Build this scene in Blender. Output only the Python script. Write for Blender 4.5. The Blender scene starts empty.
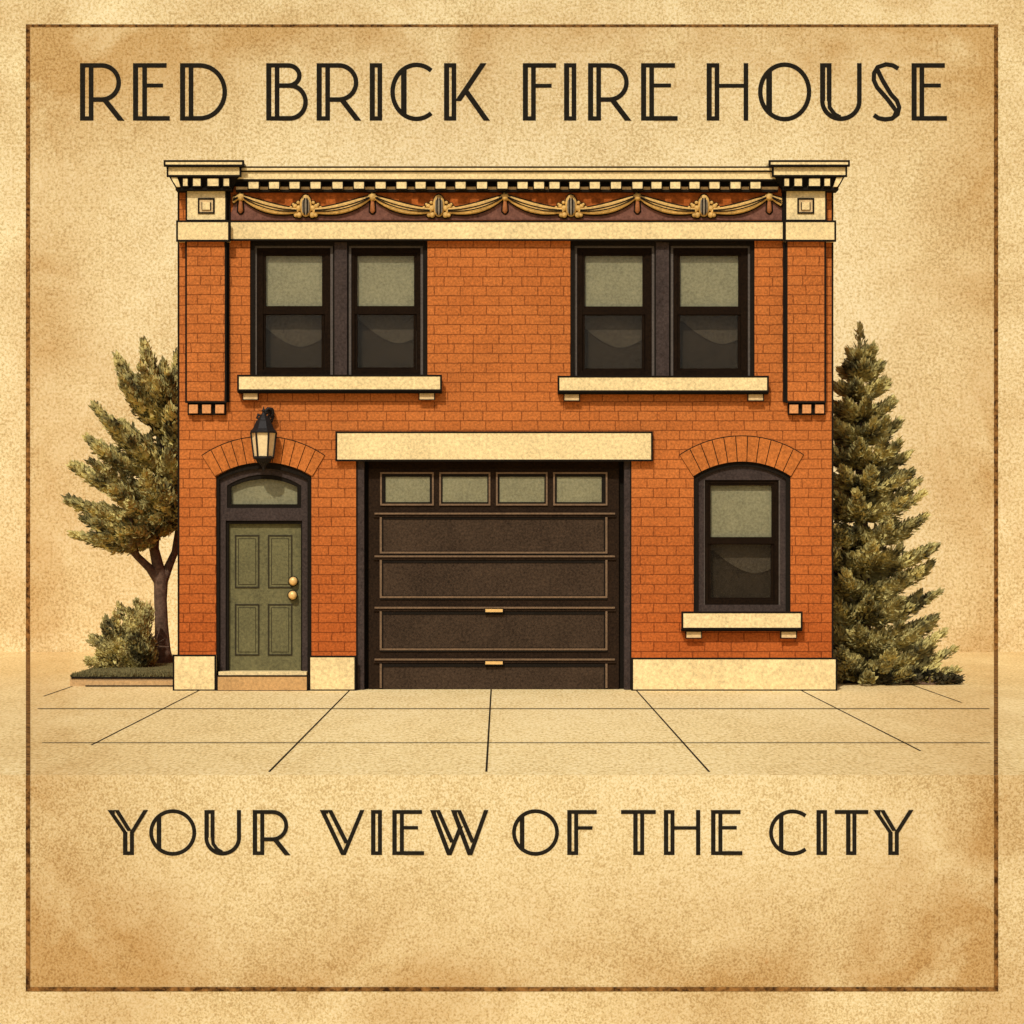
import bpy, math, random
from mathutils import Vector, Matrix
from mathutils.geometry import tessellate_polygon
random.seed(7)
SC = bpy.context.scene
COL = SC.collection
R = math.radians

# ------------------------------------------------------------------ survey of the facade
D, F = 30.0, 2160.0                 # camera distance to the facade plane (y=0), focal length in pixels
VPX = 500.0; CAMX = (VPX-512)/72.0    # the street-side viewpoint stands a little left of the middle of the facade
EYE = 152/72.0                      # eye height above the pavement
BACK_Y = 10.0                       # upright parchment backdrop
EDGE_Y = -10.76                     # front edge of the pavement terrace

def P(px, py, Y=0.0):               # survey point -> metres
    s = (D+Y)/F
    return (CAMX+(px-VPX)*s, Y, EYE+(538-py)*s)

# ------------------------------------------------------------------ objects
class MB:
    def __init__(self): self.v=[]; self.f=[]; self.m=[]
    def face(self, pts, m=0):
        i=len(self.v); self.v += [tuple(p) for p in pts]; self.f.append(tuple(range(i,i+len(pts)))); self.m.append(m)
    def grid(self, verts, faces, m=0):
        i=len(self.v); self.v += [tuple(p) for p in verts]
        for f in faces: self.f.append(tuple(i+k for k in f)); self.m.append(m)
    def box(self, x0,x1,y0,y1,z0,z1,m=0):
        if x1<x0: x0,x1=x1,x0
        if y1<y0: y0,y1=y1,y0
        if z1<z0: z0,z1=z1,z0
        v=[(x0,y0,z0),(x1,y0,z0),(x1,y1,z0),(x0,y1,z0),(x0,y0,z1),(x1,y0,z1),(x1,y1,z1),(x0,y1,z1)]
        self.grid(v,[(0,3,2,1),(4,5,6,7),(0,1,5,4),(1,2,6,5),(2,3,7,6),(3,0,4,7)],m)
    def prism(self, pts, y0, y1, m=0, capback=True):
        # pts: (x,z) outline counter-clockwise seen from the front (-y)
        n=len(pts)
        a=sum(pts[i][0]*pts[(i+1)%n][1]-pts[(i+1)%n][0]*pts[i][1] for i in range(n))
        if a<0: pts=pts[::-1]
        v=[(x,y0,z) for x,z in pts]+[(x,y1,z) for x,z in pts]
        tri=tessellate_polygon([[Vector((x,z,0)) for x,z in pts]])
        fs=[]
        for t in tri:
            (ax,az),(bx,bz),(cx,cz)=[pts[k] for k in t]
            t=tuple(t)
            if (bx-ax)*(cz-az)-(cx-ax)*(bz-az)<0: t=t[::-1]
            fs.append(t)
            if capback: fs.append(tuple(k+n for k in t[::-1]))
        for i in range(n):
            j=(i+1)%n; fs.append((j,i,i+n,j+n))
        self.grid(v,fs,m)
    def tube(self, pts, radii, seg=8, m=0, squash=1.0):
        pts=[Vector(p) for p in pts]; n=len(pts); vs=[]; fs=[]
        t0=(pts[1]-pts[0]).normalized(); up=Vector((0,1,0)) if abs(t0.y)<.9 else Vector((1,0,0))
        for i,p in enumerate(pts):
            t=(pts[min(i+1,n-1)]-pts[max(i-1,0)]).normalized()
            a=t.cross(up).normalized(); b=a.cross(t)
            for k in range(seg):
                an=2*math.pi*k/seg
                vs.append(p+a*math.cos(an)*radii[i]+b*math.sin(an)*radii[i]*squash)
        for i in range(n-1):
            for k in range(seg):
                q=(k+1)%seg; fs.append((i*seg+k,i*seg+q,(i+1)*seg+q,(i+1)*seg+k))
        self.grid(vs,fs,m)
        self.face([vs[k] for k in range(seg)][::-1],m); self.face([vs[(n-1)*seg+k] for k in range(seg)],m)
    def lathe(self, cx, cy, prof, seg=16, m=0, phase=0.0, sy=1.0):
        vs=[]; fs=[]
        for r,z in prof:
            for k in range(seg):
                a=2*math.pi*k/seg+phase; vs.append((cx+r*math.cos(a),cy+r*math.sin(a)*sy,z))
        for i in range(len(prof)-1):
            for k in range(seg):
                q=(k+1)%seg; fs.append((i*seg+k,i*seg+q,(i+1)*seg+q,(i+1)*seg+k))
        fs.append(tuple(range(seg))[::-1]); fs.append(tuple((len(prof)-1)*seg+k for k in range(seg)))
        self.grid(vs,fs,m)
    def build(self, name, mats, parent=None, smooth=False):
        me=bpy.data.meshes.new(name); me.from_pydata(self.v,[],self.f)
        if not isinstance(mats,(list,tuple)): mats=[mats]
        for m in mats: me.materials.append(m)
        me.polygons.foreach_set('material_index',self.m)
        if smooth: me.polygons.foreach_set('use_smooth',[True]*len(self.f))
        me.update()
        o=bpy.data.objects.new(name,me); COL.objects.link(o)
        if parent: hang(o,parent)
        return o

def hang(o,parent):
    o.parent=parent
    if parent.type=='EMPTY': o.matrix_parent_inverse=Matrix.Translation(-parent.location)

def thing(name,label,cat,loc=(0,0,0),group=None):
    o=bpy.data.objects.new(name,None); COL.objects.link(o); o.location=loc; o.empty_display_size=.3
    o['label']=label; o['category']=cat
    if group: o['group']=group
    return o
def tag(o,label=None,cat=None,kind=None):
    if label: o['label']=label
    if cat: o['category']=cat
    if kind: o['kind']=kind
    return o

# ------------------------------------------------------------------ materials
def newmat(name):
    m=bpy.data.materials.new(name); m.use_nodes=True
    nt=m.node_tree; b=nt.nodes['Principled BSDF']
    return m,nt,b
class N:
    def __init__(s,nt): s.nt=nt
    def n(s,t,**k):
        x=s.nt.nodes.new(t)
        for a,b in k.items(): setattr(x,a,b)
        return x
    def l(s,a,b): s.nt.links.new(a,b)
    def val(s,sock,v):
        if hasattr(v,'node'): s.l(v,sock)
        else: sock.default_value=v
    def math(s,op,a,b=0.0,c=None,clamp=False):
        x=s.n('ShaderNodeMath',operation=op,use_clamp=clamp)
        s.val(x.inputs[0],a); s.val(x.inputs[1],b)
        if c is not None: s.val(x.inputs[2],c)
        return x.outputs[0]
    def noise(s,vec,scale,detail=2,rough=.5,dist=0.0):
        x=s.n('ShaderNodeTexNoise'); s.l(vec,x.inputs['Vector'])
        x.inputs['Scale'].default_value=scale; x.inputs['Detail'].default_value=detail
        x.inputs['Roughness'].default_value=rough; x.inputs['Distortion'].default_value=dist
        return x.outputs[0]
    def mix(s,f,a,b,blend='MIX'):
        x=s.n('ShaderNodeMix',data_type='RGBA',blend_type=blend)
        s.val(x.inputs[0],f)
        for k,v in ((6,a),(7,b)):
            if hasattr(v,'node'): s.l(v,x.inputs[k])
            else: x.inputs[k].default_value=(*v,1)
        return x.outputs[2]
    def scale(s,c,f):
        x=s.n('ShaderNodeVectorMath',operation='SCALE')
        if hasattr(c,'node'): s.l(c,x.inputs[0])
        else: x.inputs[0].default_value=c
        s.val(x.inputs[3],f); return x.outputs[0]
    def rng(s,v,a,b,c=0.0,d=1.0):
        x=s.n('ShaderNodeMapRange'); s.l(v,x.inputs[0])
        for i,q in enumerate((a,b,c,d)): x.inputs[i+1].default_value=q
        return x.outputs[0]
    def bump(s,h,strength,dist,bsdf):
        x=s.n('ShaderNodeBump'); x.inputs['Strength'].default_value=strength; x.inputs['Distance'].default_value=dist
        s.l(h,x.inputs['Height']); s.l(x.outputs[0],bsdf.inputs['Normal'])

def M(name,col,rough=.85,fine=.35,large=.25,fs=45,ls=2.2,bump=.25,metal=0,spec=.25):
    m,nt,b=newmat(name); g=N(nt); tc=g.n('ShaderNodeTexCoord').outputs['Object']
    n1=g.noise(tc,fs*.62,3,.75); n2=g.noise(tc,ls,4,.55,.4)
    v=g.math('ADD',g.math('MULTIPLY_ADD',n1,4.4*fine,1-2.2*fine),g.math('MULTIPLY_ADD',n2,2*large,-large))
    g.l(g.scale(col,v),b.inputs['Base Color'])
    b.inputs['Roughness'].default_value=rough; b.inputs['Metallic'].default_value=metal
    b.inputs['Specular IOR Level'].default_value=spec
    if bump: g.bump(n1,bump,.01,b)
    return m

PAPER_D,PAPER_M,PAPER_L=(.57,.42,.19),(.815,.668,.345),(.91,.79,.48)
STAIN=(.47,.285,.105)
def paper(name,k,edge,tint=(1,1,1)):
    """aged parchment; k = size of the mottling, edge = (kind, params) where the sheet has browned along its border"""
    m,nt,b=newmat(name); g=N(nt); tc=g.n('ShaderNodeTexCoord').outputs['Object']
    sep=g.n('ShaderNodeSeparateXYZ'); g.l(tc,sep.inputs[0]); x,y,z=sep.outputs
    if edge[0]=='ground':      # broom-finished along the walk
        mp=g.n('ShaderNodeMapping'); mp.inputs['Scale'].default_value=(1,.3,1); g.l(tc,mp.inputs[0]); tc=mp.outputs[0]
    big=g.noise(tc,.55/k,6,.6,.6); mid=g.noise(tc,2.6/k,6,.62,1.2); fib=g.noise(tc,11/k,5,.65,2.2); fin=g.noise(tc,38/k,2,.75)
    t=g.math('ADD',g.math('MULTIPLY',g.math('SUBTRACT',big,.5),.7),g.math('MULTIPLY',g.math('SUBTRACT',mid,.5),.62))
    t=g.math('ADD',t,g.math('MULTIPLY',g.math('SUBTRACT',fib,.5),.95))
    t=g.math('ADD',t,g.math('MULTIPLY',g.math('SUBTRACT',fin,.5),2.9))
    r=g.n('ShaderNodeValToRGB'); e=r.color_ramp.elements
    e[0].position=.05; e[0].color=(*PAPER_D,1); e[1].position=.95; e[1].color=(*PAPER_L,1)
    q=e.new(.5); q.color=(*PAPER_M,1)
    g.l(g.math('ADD',t,.54),r.inputs[0]); c=r.outputs[0]
    # browned zone just inside the border
    xa=g.math('ABSOLUTE',g.math('SUBTRACT',x,g.math('MULTIPLY_ADD',y,edge[4],edge[3])))
    if edge[0]=='ground': dx=g.math('SUBTRACT',g.math('MULTIPLY_ADD',y,edge[2],edge[1]),xa); dz=None
    else:
        dx=g.math('SUBTRACT',edge[1],xa)
        dz=g.math('SUBTRACT',edge[2],z) if edge[0]=='sky' else g.math('SUBTRACT',z,edge[2])
    def fall(q,w): return g.math('POWER',g.rng(q,0,w*k,1,0),1.8)
    near=fall(dx,2.7)
    inside=g.rng(dx,-.01,.02)
    if dz is not None:
        near=g.math('ADD',near,fall(dz,2.3)); inside=g.math('MULTIPLY',inside,g.rng(dz,-.01,.02))
    blot=g.rng(g.noise(tc,.8/k,5,.6,.8),.32,.66)
    s_in=g.math('MULTIPLY',g.math('MULTIPLY',near,inside),g.math('MULTIPLY_ADD',blot,.70,.36))
    s_out=g.math('MULTIPLY',g.math('SUBTRACT',1.0,inside),g.math('MULTIPLY_ADD',blot,.55,.06))
    s=g.math('ADD',s_in,s_out,clamp=True)
    if edge[0]=='ground': s=g.math('MULTIPLY',s,.75)
    c=g.mix(1.0,c,tint,'MULTIPLY')
    c=g.mix(s,c,g.mix(1.0,c,(.66,.51,.36),'MULTIPLY'))
    # foxing spots
    spot=g.rng(g.noise(tc,5.5/k,3,.7),.66,.78)
    c=g.mix(g.math('MULTIPLY',spot,.35),c,(.52,.28,.09))
    g.l(c,b.inputs['Base Color']); b.inputs['Roughness'].default_value=.95; b.inputs['Specular IOR Level'].default_value=.1
    g.bump(g.math('ADD',fin,fib),.18,.02*k,b)
    return m

def brick(name,tint=1.0):
    m,nt,b=newmat(name); g=N(nt); tc=g.n('ShaderNodeTexCoord').outputs['Object']
    sep=g.n('ShaderNodeSeparateXYZ'); g.l(tc,sep.inputs[0])
    cb=g.n('ShaderNodeCombineXYZ')
    w1=g.noise(tc,3.1,3,.6); w2=g.noise(tc,2.7,3,.7)
    g.l(g.math('ADD',g.math('ADD',sep.outputs[0],sep.outputs[1]),g.math('MULTIPLY_ADD',w1,.05,-.025)),cb.inputs[0])
    g.l(g.math('ADD',sep.outputs[2],g.math('MULTIPLY_ADD',w2,.022,-.011)),cb.inputs[1])
    t=g.n('ShaderNodeTexBrick',offset=.5,squash=.75,squash_frequency=7); g.l(cb.outputs[0],t.inputs['Vector'])
    t.inputs['Color1'].default_value=(.46*tint,.137*tint,.029*tint,1)
    t.inputs['Color2'].default_value=(.42*tint,.119*tint,.024*tint,1)
    t.inputs['Mortar'].default_value=(.225,.060,.012,1)
    t.inputs['Scale'].default_value=1; t.inputs['Mortar Size'].default_value=.0075; t.inputs['Mortar Smooth'].default_value=.25
    t.inputs['Bias'].default_value=-.15; t.inputs['Brick Width'].default_value=.358; t.inputs['Row Height'].default_value=.1335
    fine=g.noise(tc,30,3,.75); lg=g.noise(tc,.9,5,.6,.5)
    v=g.math('ADD',g.math('MULTIPLY_ADD',fine,2.1,-.05),g.math('MULTIPLY_ADD',lg,.5,-.25))
    c=g.scale(t.outputs['Color'],v)
    # the lower courses are tinted a deeper red
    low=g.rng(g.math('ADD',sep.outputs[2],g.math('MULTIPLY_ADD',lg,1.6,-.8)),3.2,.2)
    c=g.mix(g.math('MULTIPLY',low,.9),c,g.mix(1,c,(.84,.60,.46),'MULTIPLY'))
    g.l(c,b.inputs['Base Color']); b.inputs['Roughness'].default_value=.92; b.inputs['Specular IOR Level'].default_value=.12
    g.bump(g.math('ADD',g.math('MULTIPLY',t.outputs['Fac'],-1.0),g.math('MULTIPLY',fine,.35)),.55,.012,b)
    return m

def leafmat(name,a,b_):
    m,nt,b=newmat(name); g=N(nt)
    geo=g.n('ShaderNodeNewGeometry'); tc=g.n('ShaderNodeTexCoord').outputs['Object']
    f=g.math('ADD',g.math('MULTIPLY',geo.outputs['Random Per Island'],.34),g.math('MULTIPLY_ADD',g.noise(tc,3.4,2),3.0,-1.10),clamp=True)
    g.l(g.mix(f,a,b_),b.inputs['Base Color'])
    b.inputs['Roughness'].default_value=.8; b.inputs['Specular IOR Level'].default_value=.15
    return m

def glassmat(name):
    m,nt,b=newmat(name); g=N(nt); nt.nodes.remove(b)
    out=nt.nodes['Material Output']
    tr=g.n('ShaderNodeBsdfTransparent'); tr.inputs[0].default_value=(.95,.94,.90,1)
    gl=g.n('ShaderNodeBsdfGlossy'); gl.inputs['Roughness'].default_value=.12; gl.inputs['Color'].default_value=(.9,.9,.85,1)
    tc=g.n('ShaderNodeTexCoord').outputs['Object']
    bp=g.n('ShaderNodeBump'); bp.inputs['Strength'].default_value=.08; g.l(g.noise(tc,3,2),bp.inputs['Height']); g.l(bp.outputs[0],gl.inputs['Normal'])
    lw=g.n('ShaderNodeLayerWeight'); lw.inputs['Blend'].default_value=.25
    mx=g.n('ShaderNodeMixShader'); g.l(g.math('MULTIPLY',lw.outputs['Fresnel'],.6),mx.inputs[0])
    g.l(tr.outputs[0],mx.inputs[1]); g.l(gl.outputs[0],mx.inputs[2]); g.l(mx.outputs[0],out.inputs[0])
    return m

INK=M('ink_black',(.012,.009,.006),.9,.3,.2,60,bump=0,spec=.05)
STONE=M('cream_limestone',(.755,.575,.275),.9,.32,.24,40,1.8,.3,spec=.1)
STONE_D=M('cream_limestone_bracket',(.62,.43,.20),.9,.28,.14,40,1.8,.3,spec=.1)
STEPSTONE=M('brown_sandstone',(.50,.29,.11),.9,.3,.2,40,2,.3,spec=.1)
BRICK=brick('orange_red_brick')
BRICK_PLAIN=M('arch_brick',(.44,.133,.027),.92,.4,.25,48,1.5,.4,spec=.1)
TERRA=M('terracotta_block',(.60,.26,.09),.9,.3,.2,45,2,.3,spec=.1)
FRIEZE=M('frieze_brick',(.34,.085,.014),.9,.45,.35,30,3,.3,spec=.1)
FRIEZE_P=M('frieze_purple_brown',(.165,.070,.045),.9,.4,.3,35,3,.3,spec=.1)
GOLD=M('gilt_plaster',(.56,.33,.085),.6,.35,.3,40,4,.4,spec=.3)
GREYSTONE=M('grey_shell',(.20,.155,.095),.8,.3,.2,40,4,.2)
TASSEL=M('copper_brown',(.32,.11,.03),.7,.3,.2,40,4,.2)
CASING=M('purple_grey_paint',(.046,.032,.026),.85,.5,.35,50,3,.2,spec=.08)
CASING_L=M('grey_paint',(.085,.068,.053),.75,.35,.25,50,3,.2,spec=.2)
FRAME=M('dark_brown_paint',(.0105,.0052,.0020),.85,.5,.35,50,3,.2,spec=.06)
GARAGE=M('dark_walnut_paint',(.021,.0115,.0058),.85,.6,.45,50,2.5,.3,spec=.06)
GARAGE_P=M('dark_walnut_panel',(.047,.029,.0165),.85,.6,.5,50,2.0,.3,spec=.06)
TRIM=M('tan_bead',(.155,.092,.045),.7,.35,.25,50,3,.2)
BRASS=M('pale_brass',(.78,.47,.15),.45,.15,.1,40,4,.1,metal=.2,spec=.5)
DOOR=M('olive_green_paint',(.122,.107,.042),.75,.4,.3,45,3,.3,spec=.2)
DOOR_D=M('olive_green_groove',(.028,.021,.007),.8,.3,.2,45,3,.2)
BLIND=M('olive_roller_blind',(.30,.284,.182),.9,.3,.22,45,3,.2,spec=.1)
REFLECTION=M('brown_pane_reflection',(.074,.058,.040),.9,.4,.3,45,3,.2,spec=.1)  # tone of the reflection drawn behind the lower window glass
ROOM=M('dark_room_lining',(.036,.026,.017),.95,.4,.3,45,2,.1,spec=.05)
IRON=M('black_iron',(.012,.009,.007),.6,.3,.2,60,4,.2,spec=.2)
LAMPGLASS=M('cream_frosted_glass',(.80,.60,.30),.35,.15,.2,30,5,.1,spec=.5)
BARK=M('brown_bark',(.115,.068,.042),.95,.5,.35,26,3,.7,spec=.05)
ROOF=M('grey_roof_felt',(.10,.085,.07),.95,.3,.3,30,1,.3)
GRASS=M('olive_turf',(.150,.125,.050),.95,.5,.4,30,2.2,.8,spec=.05)
KERB=M('tan_kerb_stone',(.46,.29,.125),.9,.3,.2,40,2,.3,spec=.1)
JOINT=M('pavement_joint',(.022,.015,.008),.95,.3,.2,30,1,.0,spec=.05)
BORDER=M('brown_border_print',(.19,.088,.022),.95,.85,.55,30,6,.1,spec=.05)
def bordermat():
    m,nt,b=newmat('brown_border_ink'); g=N(nt); tc=g.n('ShaderNodeTexCoord').outputs['Object']
    f=g.rng(g.noise(tc,9,4,.75),.38,.62)
    g.l(g.mix(f,(.038,.015,.004),(.30,.14,.036)),b.inputs['Base Color']); b.inputs['Roughness'].default_value=.95
    b.inputs['Specular IOR Level'].default_value=.05
    return m
BORDER=bordermat()
LETTER=M('black_lettering',(.016,.013,.008),.9,.45,.2,40,4,.1,spec=.05)
LEAF1=leafmat('tree_leaf_olive',(.072,.062,.026),(.72,.61,.215))
LEAF2=leafmat('spruce_needle_olive',(.070,.060,.026),(.70,.585,.205))
LEAF3=leafmat('shrub_leaf_olive',(.070,.060,.026),(.68,.57,.20))
LEAF4=leafmat('low_dark_leaf',(.028,.024,.012),(.070,.056,.024))
GLASS=glassmat('window_glass')

# ------------------------------------------------------------------ survey helpers for the facade
def bx(mb,x0,x1,t,b,Y0,Y1,m=0):
    """box whose FRONT face covers survey rectangle x0..x1, t..b at depth Y0, running back to Y1"""
    a=P(x0,b,Y0); c=P(x1,t,Y0); mb.box(a[0],c[0],Y0,Y1,a[2],c[2],m)
def inkrim(mb,x0,x1,t,b,Y0,w=1.6,m=1,depth=.03,sides='LRTB'):
    """dark pointing round the front arris of a block"""
    h=w/2; e=.003
    if 'T' in sides: bx(mb,x0-h,x1+h,t-h,t+h,Y0-e,Y0+depth,m)
    if 'B' in sides: bx(mb,x0-h,x1+h,b-h,b+h,Y0-e,Y0+depth,m)
    if 'L' in sides: bx(mb,x0-h,x0+h,t+h,b-h,Y0-e,Y0+depth,m)
    if 'R' in sides: bx(mb,x1-h,x1+h,t+h,b-h,Y0-e,Y0+depth,m)
def block(name,x0,x1,t,b,Y0,Y1,mat,parent,w=1.6,sides='LRTB'):
    mb=MB(); bx(mb,x0,x1,t,b,Y0,Y1,0)
    if w: inkrim(mb,x0,x1,t,b,Y0,w,1,min(.03,(Y1-Y0)*.5),sides)
    return mb.build(name,[mat,INK],parent)
def ring(mb,o,i,Y0,Y1,m=0):
    ox0,ox1,ot,ob=o; ix0,ix1,it,ib=i
    bx(mb,ox0,ox1,ot,it,Y0,Y1,m); bx(mb,ox0,ox1,ib,ob,Y0,Y1,m)
    bx(mb,ox0,ix0,it,ib,Y0,Y1,m); bx(mb,ix1,ox1,it,ib,Y0,Y1,m)
def arc(x0,x1,spring,crown,n=14):
    """survey points of a segmental arch, left to right"""
    h=spring-crown; c=(x1-x0)/2; r=(c*c+h*h)/(2*h); cx=(x0+x1)/2; cy=crown+r
    a=math.asin(c/r); return [(cx+r*math.sin(-a+2*a*i/n),cy-r*math.cos(-a+2*a*i/n)) for i in range(n+1)]
def xz(pts,Y): return [(P(x,y,Y)[0],P(x,y,Y)[2]) for x,y in pts]

# ================================================================== SETTING
# backdrop: one upright sheet of parchment standing behind everything
sk=P(28,25,BACK_Y); xcb=P(512,0,BACK_Y)[0]; bxs=xcb-sk[0]
mb=MB(); mb.face([(-30,BACK_Y,0),(30,BACK_Y,0),(30,BACK_Y,26),(-30,BACK_Y,26)])
mb.face([(30,BACK_Y+.4,0),(-30,BACK_Y+.4,0),(-30,BACK_Y+.4,26),(30,BACK_Y+.4,26)])
mb.face([(-30,BACK_Y,26),(30,BACK_Y,26),(30,BACK_Y+.4,26),(-30,BACK_Y+.4,26)])
tag(mb.build('sky',paper('parchment_backdrop',1.9,('sky',bxs,sk[2],xcb,0))),kind='structure')
# pavement
wl=P(28,990,EDGE_Y); xcw=P(512,0,EDGE_Y)[0]; bxw=xcw-wl[0]
slope=(bxs-bxw)/(BACK_Y-EDGE_Y); xsl=(xcb-xcw)/(BACK_Y-EDGE_Y)
mb=MB(); mb.face([(-30,EDGE_Y,0),(30,EDGE_Y,0),(30,BACK_Y,0),(-30,BACK_Y,0)],0)
mb.face([(-60,EDGE_Y,-3.4),(-60,-90,-3.4),(60,-90,-3.4),(60,EDGE_Y,-3.4)],0)
def seam(a,b,w):
    a=Vector(a); b=Vector(b); t=(b-a).normalized(); n=Vector((-t.y,t.x,0))*w/2
    mb.face([a-n,b-n,b+n,a+n] if (Vector((0,0,1)).dot((b-a).cross(n)))>0 else [a+n,b+n,b-n,a-n],1)
zz=.004
for X,y1 in ((-6.25,-1.2),(-4.33,-8.0),(-2.25,EDGE_Y+.25),(-.29,EDGE_Y+.25),(1.72,EDGE_Y+.25),(4.0,-8.6),(5.75,-2.3)):
    y0=-.13 if abs(X)<4.6 else (.72 if X<0 else 1.0)
    if -2<X<1.7: y0=.25
    seam((X,y0,zz),(X,y1,zz),.019)
for Y,w in ((-3.33,.068),(-7.76,.046)):
    hw=(bxw+slope*(Y-EDGE_Y))-.1
    seam((-hw,Y,zz+.003),(hw,Y,zz+.003),w)
tag(mb.build('pavement',[paper('parchment_pavement',1.35,('ground',bxw-slope*EDGE_Y,slope,xcw-xsl*EDGE_Y,xsl),(1.0,.915,.79)),JOINT]),kind='structure')

# terrace wall below the pavement
mb=MB(); mb.face([(-30,EDGE_Y,-3.4),(30,EDGE_Y,-3.4),(30,EDGE_Y,0),(-30,EDGE_Y,0)])
tag(mb.build('terrace_wall',paper('parchment_wall',.78,('wall',bxw,wl[2],xcw,0),(.87,.835,.80))),
    'blank aged parchment wall below the pavement, carrying the lower line of lettering','wall')

# printed border: strips on backdrop, pavement and wall
bd=thing('border','thin speckled brown border line framing the whole parchment backdrop, pavement and wall','border',(0,BACK_Y,0))
def strip(pts3,name='border_strip'):
    m_=MB(); m_.face(pts3); return m_.build(name,BORDER,bd)
hw=2.1
def vstrip(px,t,b,Y,off):
    y=Y-off
    strip([P(px-hw,b,Y)[:1]+(y,P(px,b,Y)[2]),P(px+hw,b,Y)[:1]+(y,P(px,b,Y)[2]),P(px+hw,t,Y)[:1]+(y,P(px,t,Y)[2]),P(px-hw,t,Y)[:1]+(y,P(px,t,Y)[2])])
crease=538+EYE*F/(D+BACK_Y); lip=538+EYE*F/(D+EDGE_Y)
for px in (28,996):
    vstrip(px,27.1,crease,BACK_Y,.006); vstrip(px,lip,986.9,EDGE_Y,.006)
    a0,a1=P(px-hw,0,BACK_Y)[0],P(px+hw,0,BACK_Y)[0]; b0,b1=P(px-hw,0,EDGE_Y)[0],P(px+hw,0,EDGE_Y)[0]
    strip([(b0,EDGE_Y,.006),(b1,EDGE_Y,.006),(a1,BACK_Y,.006),(a0,BACK_Y,.006)])
def hstrip(t,b,Y):
    y=Y-.006; A=P(28-hw,b,Y); B=P(996+hw,t,Y)
    strip([(A[0],y,A[2]),(B[0],y,A[2]),(B[0],y,B[2]),(A[0],y,B[2])])
hstrip(24.4,27.1,BACK_Y); hstrip(986.9,991.1,EDGE_Y)

# ================================================================== LETTERING
class Glyph:
    def __init__(s,Y,k): s.mb=MB(); s.Y=Y; s.n=0; s.k=k
    def poly(s,pts):
        s.mb.prism(xz(pts,s.Y),s.Y-.004*s.k-.0007*s.n,s.Y-.001,0); s.n+=1
    def rect(s,x0,x1,t,b): s.poly([(x0,t),(x1,t),(x1,b),(x0,b)])
    def para(s,xt,t,xb,b,w): s.poly([(xt,t),(xt+w,t),(xb+w,b),(xb,b)])
    def rib(s,pts,w):
        L=[];Rr=[]
        for i,p in enumerate(pts):
            a=Vector(pts[max(i-1,0)]); c=Vector(pts[min(i+1,len(pts)-1)]); t=(c-a).normalized(); n=Vector((-t.y,t.x))*w/2
            L.append((p[0]+n.x,p[1]+n.y)); Rr.append((p[0]-n.x,p[1]-n.y))
        s.poly(L+Rr[::-1])
    def ell(s,cx,cy,rx,ry,a0,a1,w,n=28):   # angles in degrees, 0=right, 90=up
        s.rib([(cx+rx*math.cos(R(a0+(a1-a0)*i/n)),cy-ry*math.sin(R(a0+(a1-a0)*i/n))) for i in range(n+1)],w)
    def stem(s,x0,x1,t,b,l,r,c):           # inline stem
        s.rect(x0,x0+l,t,b); s.rect(x1-r,x1,t,b); s.rect(x0+l,x1-r,t,t+c); s.rect(x0+l,x1-r,b-c,b)
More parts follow.
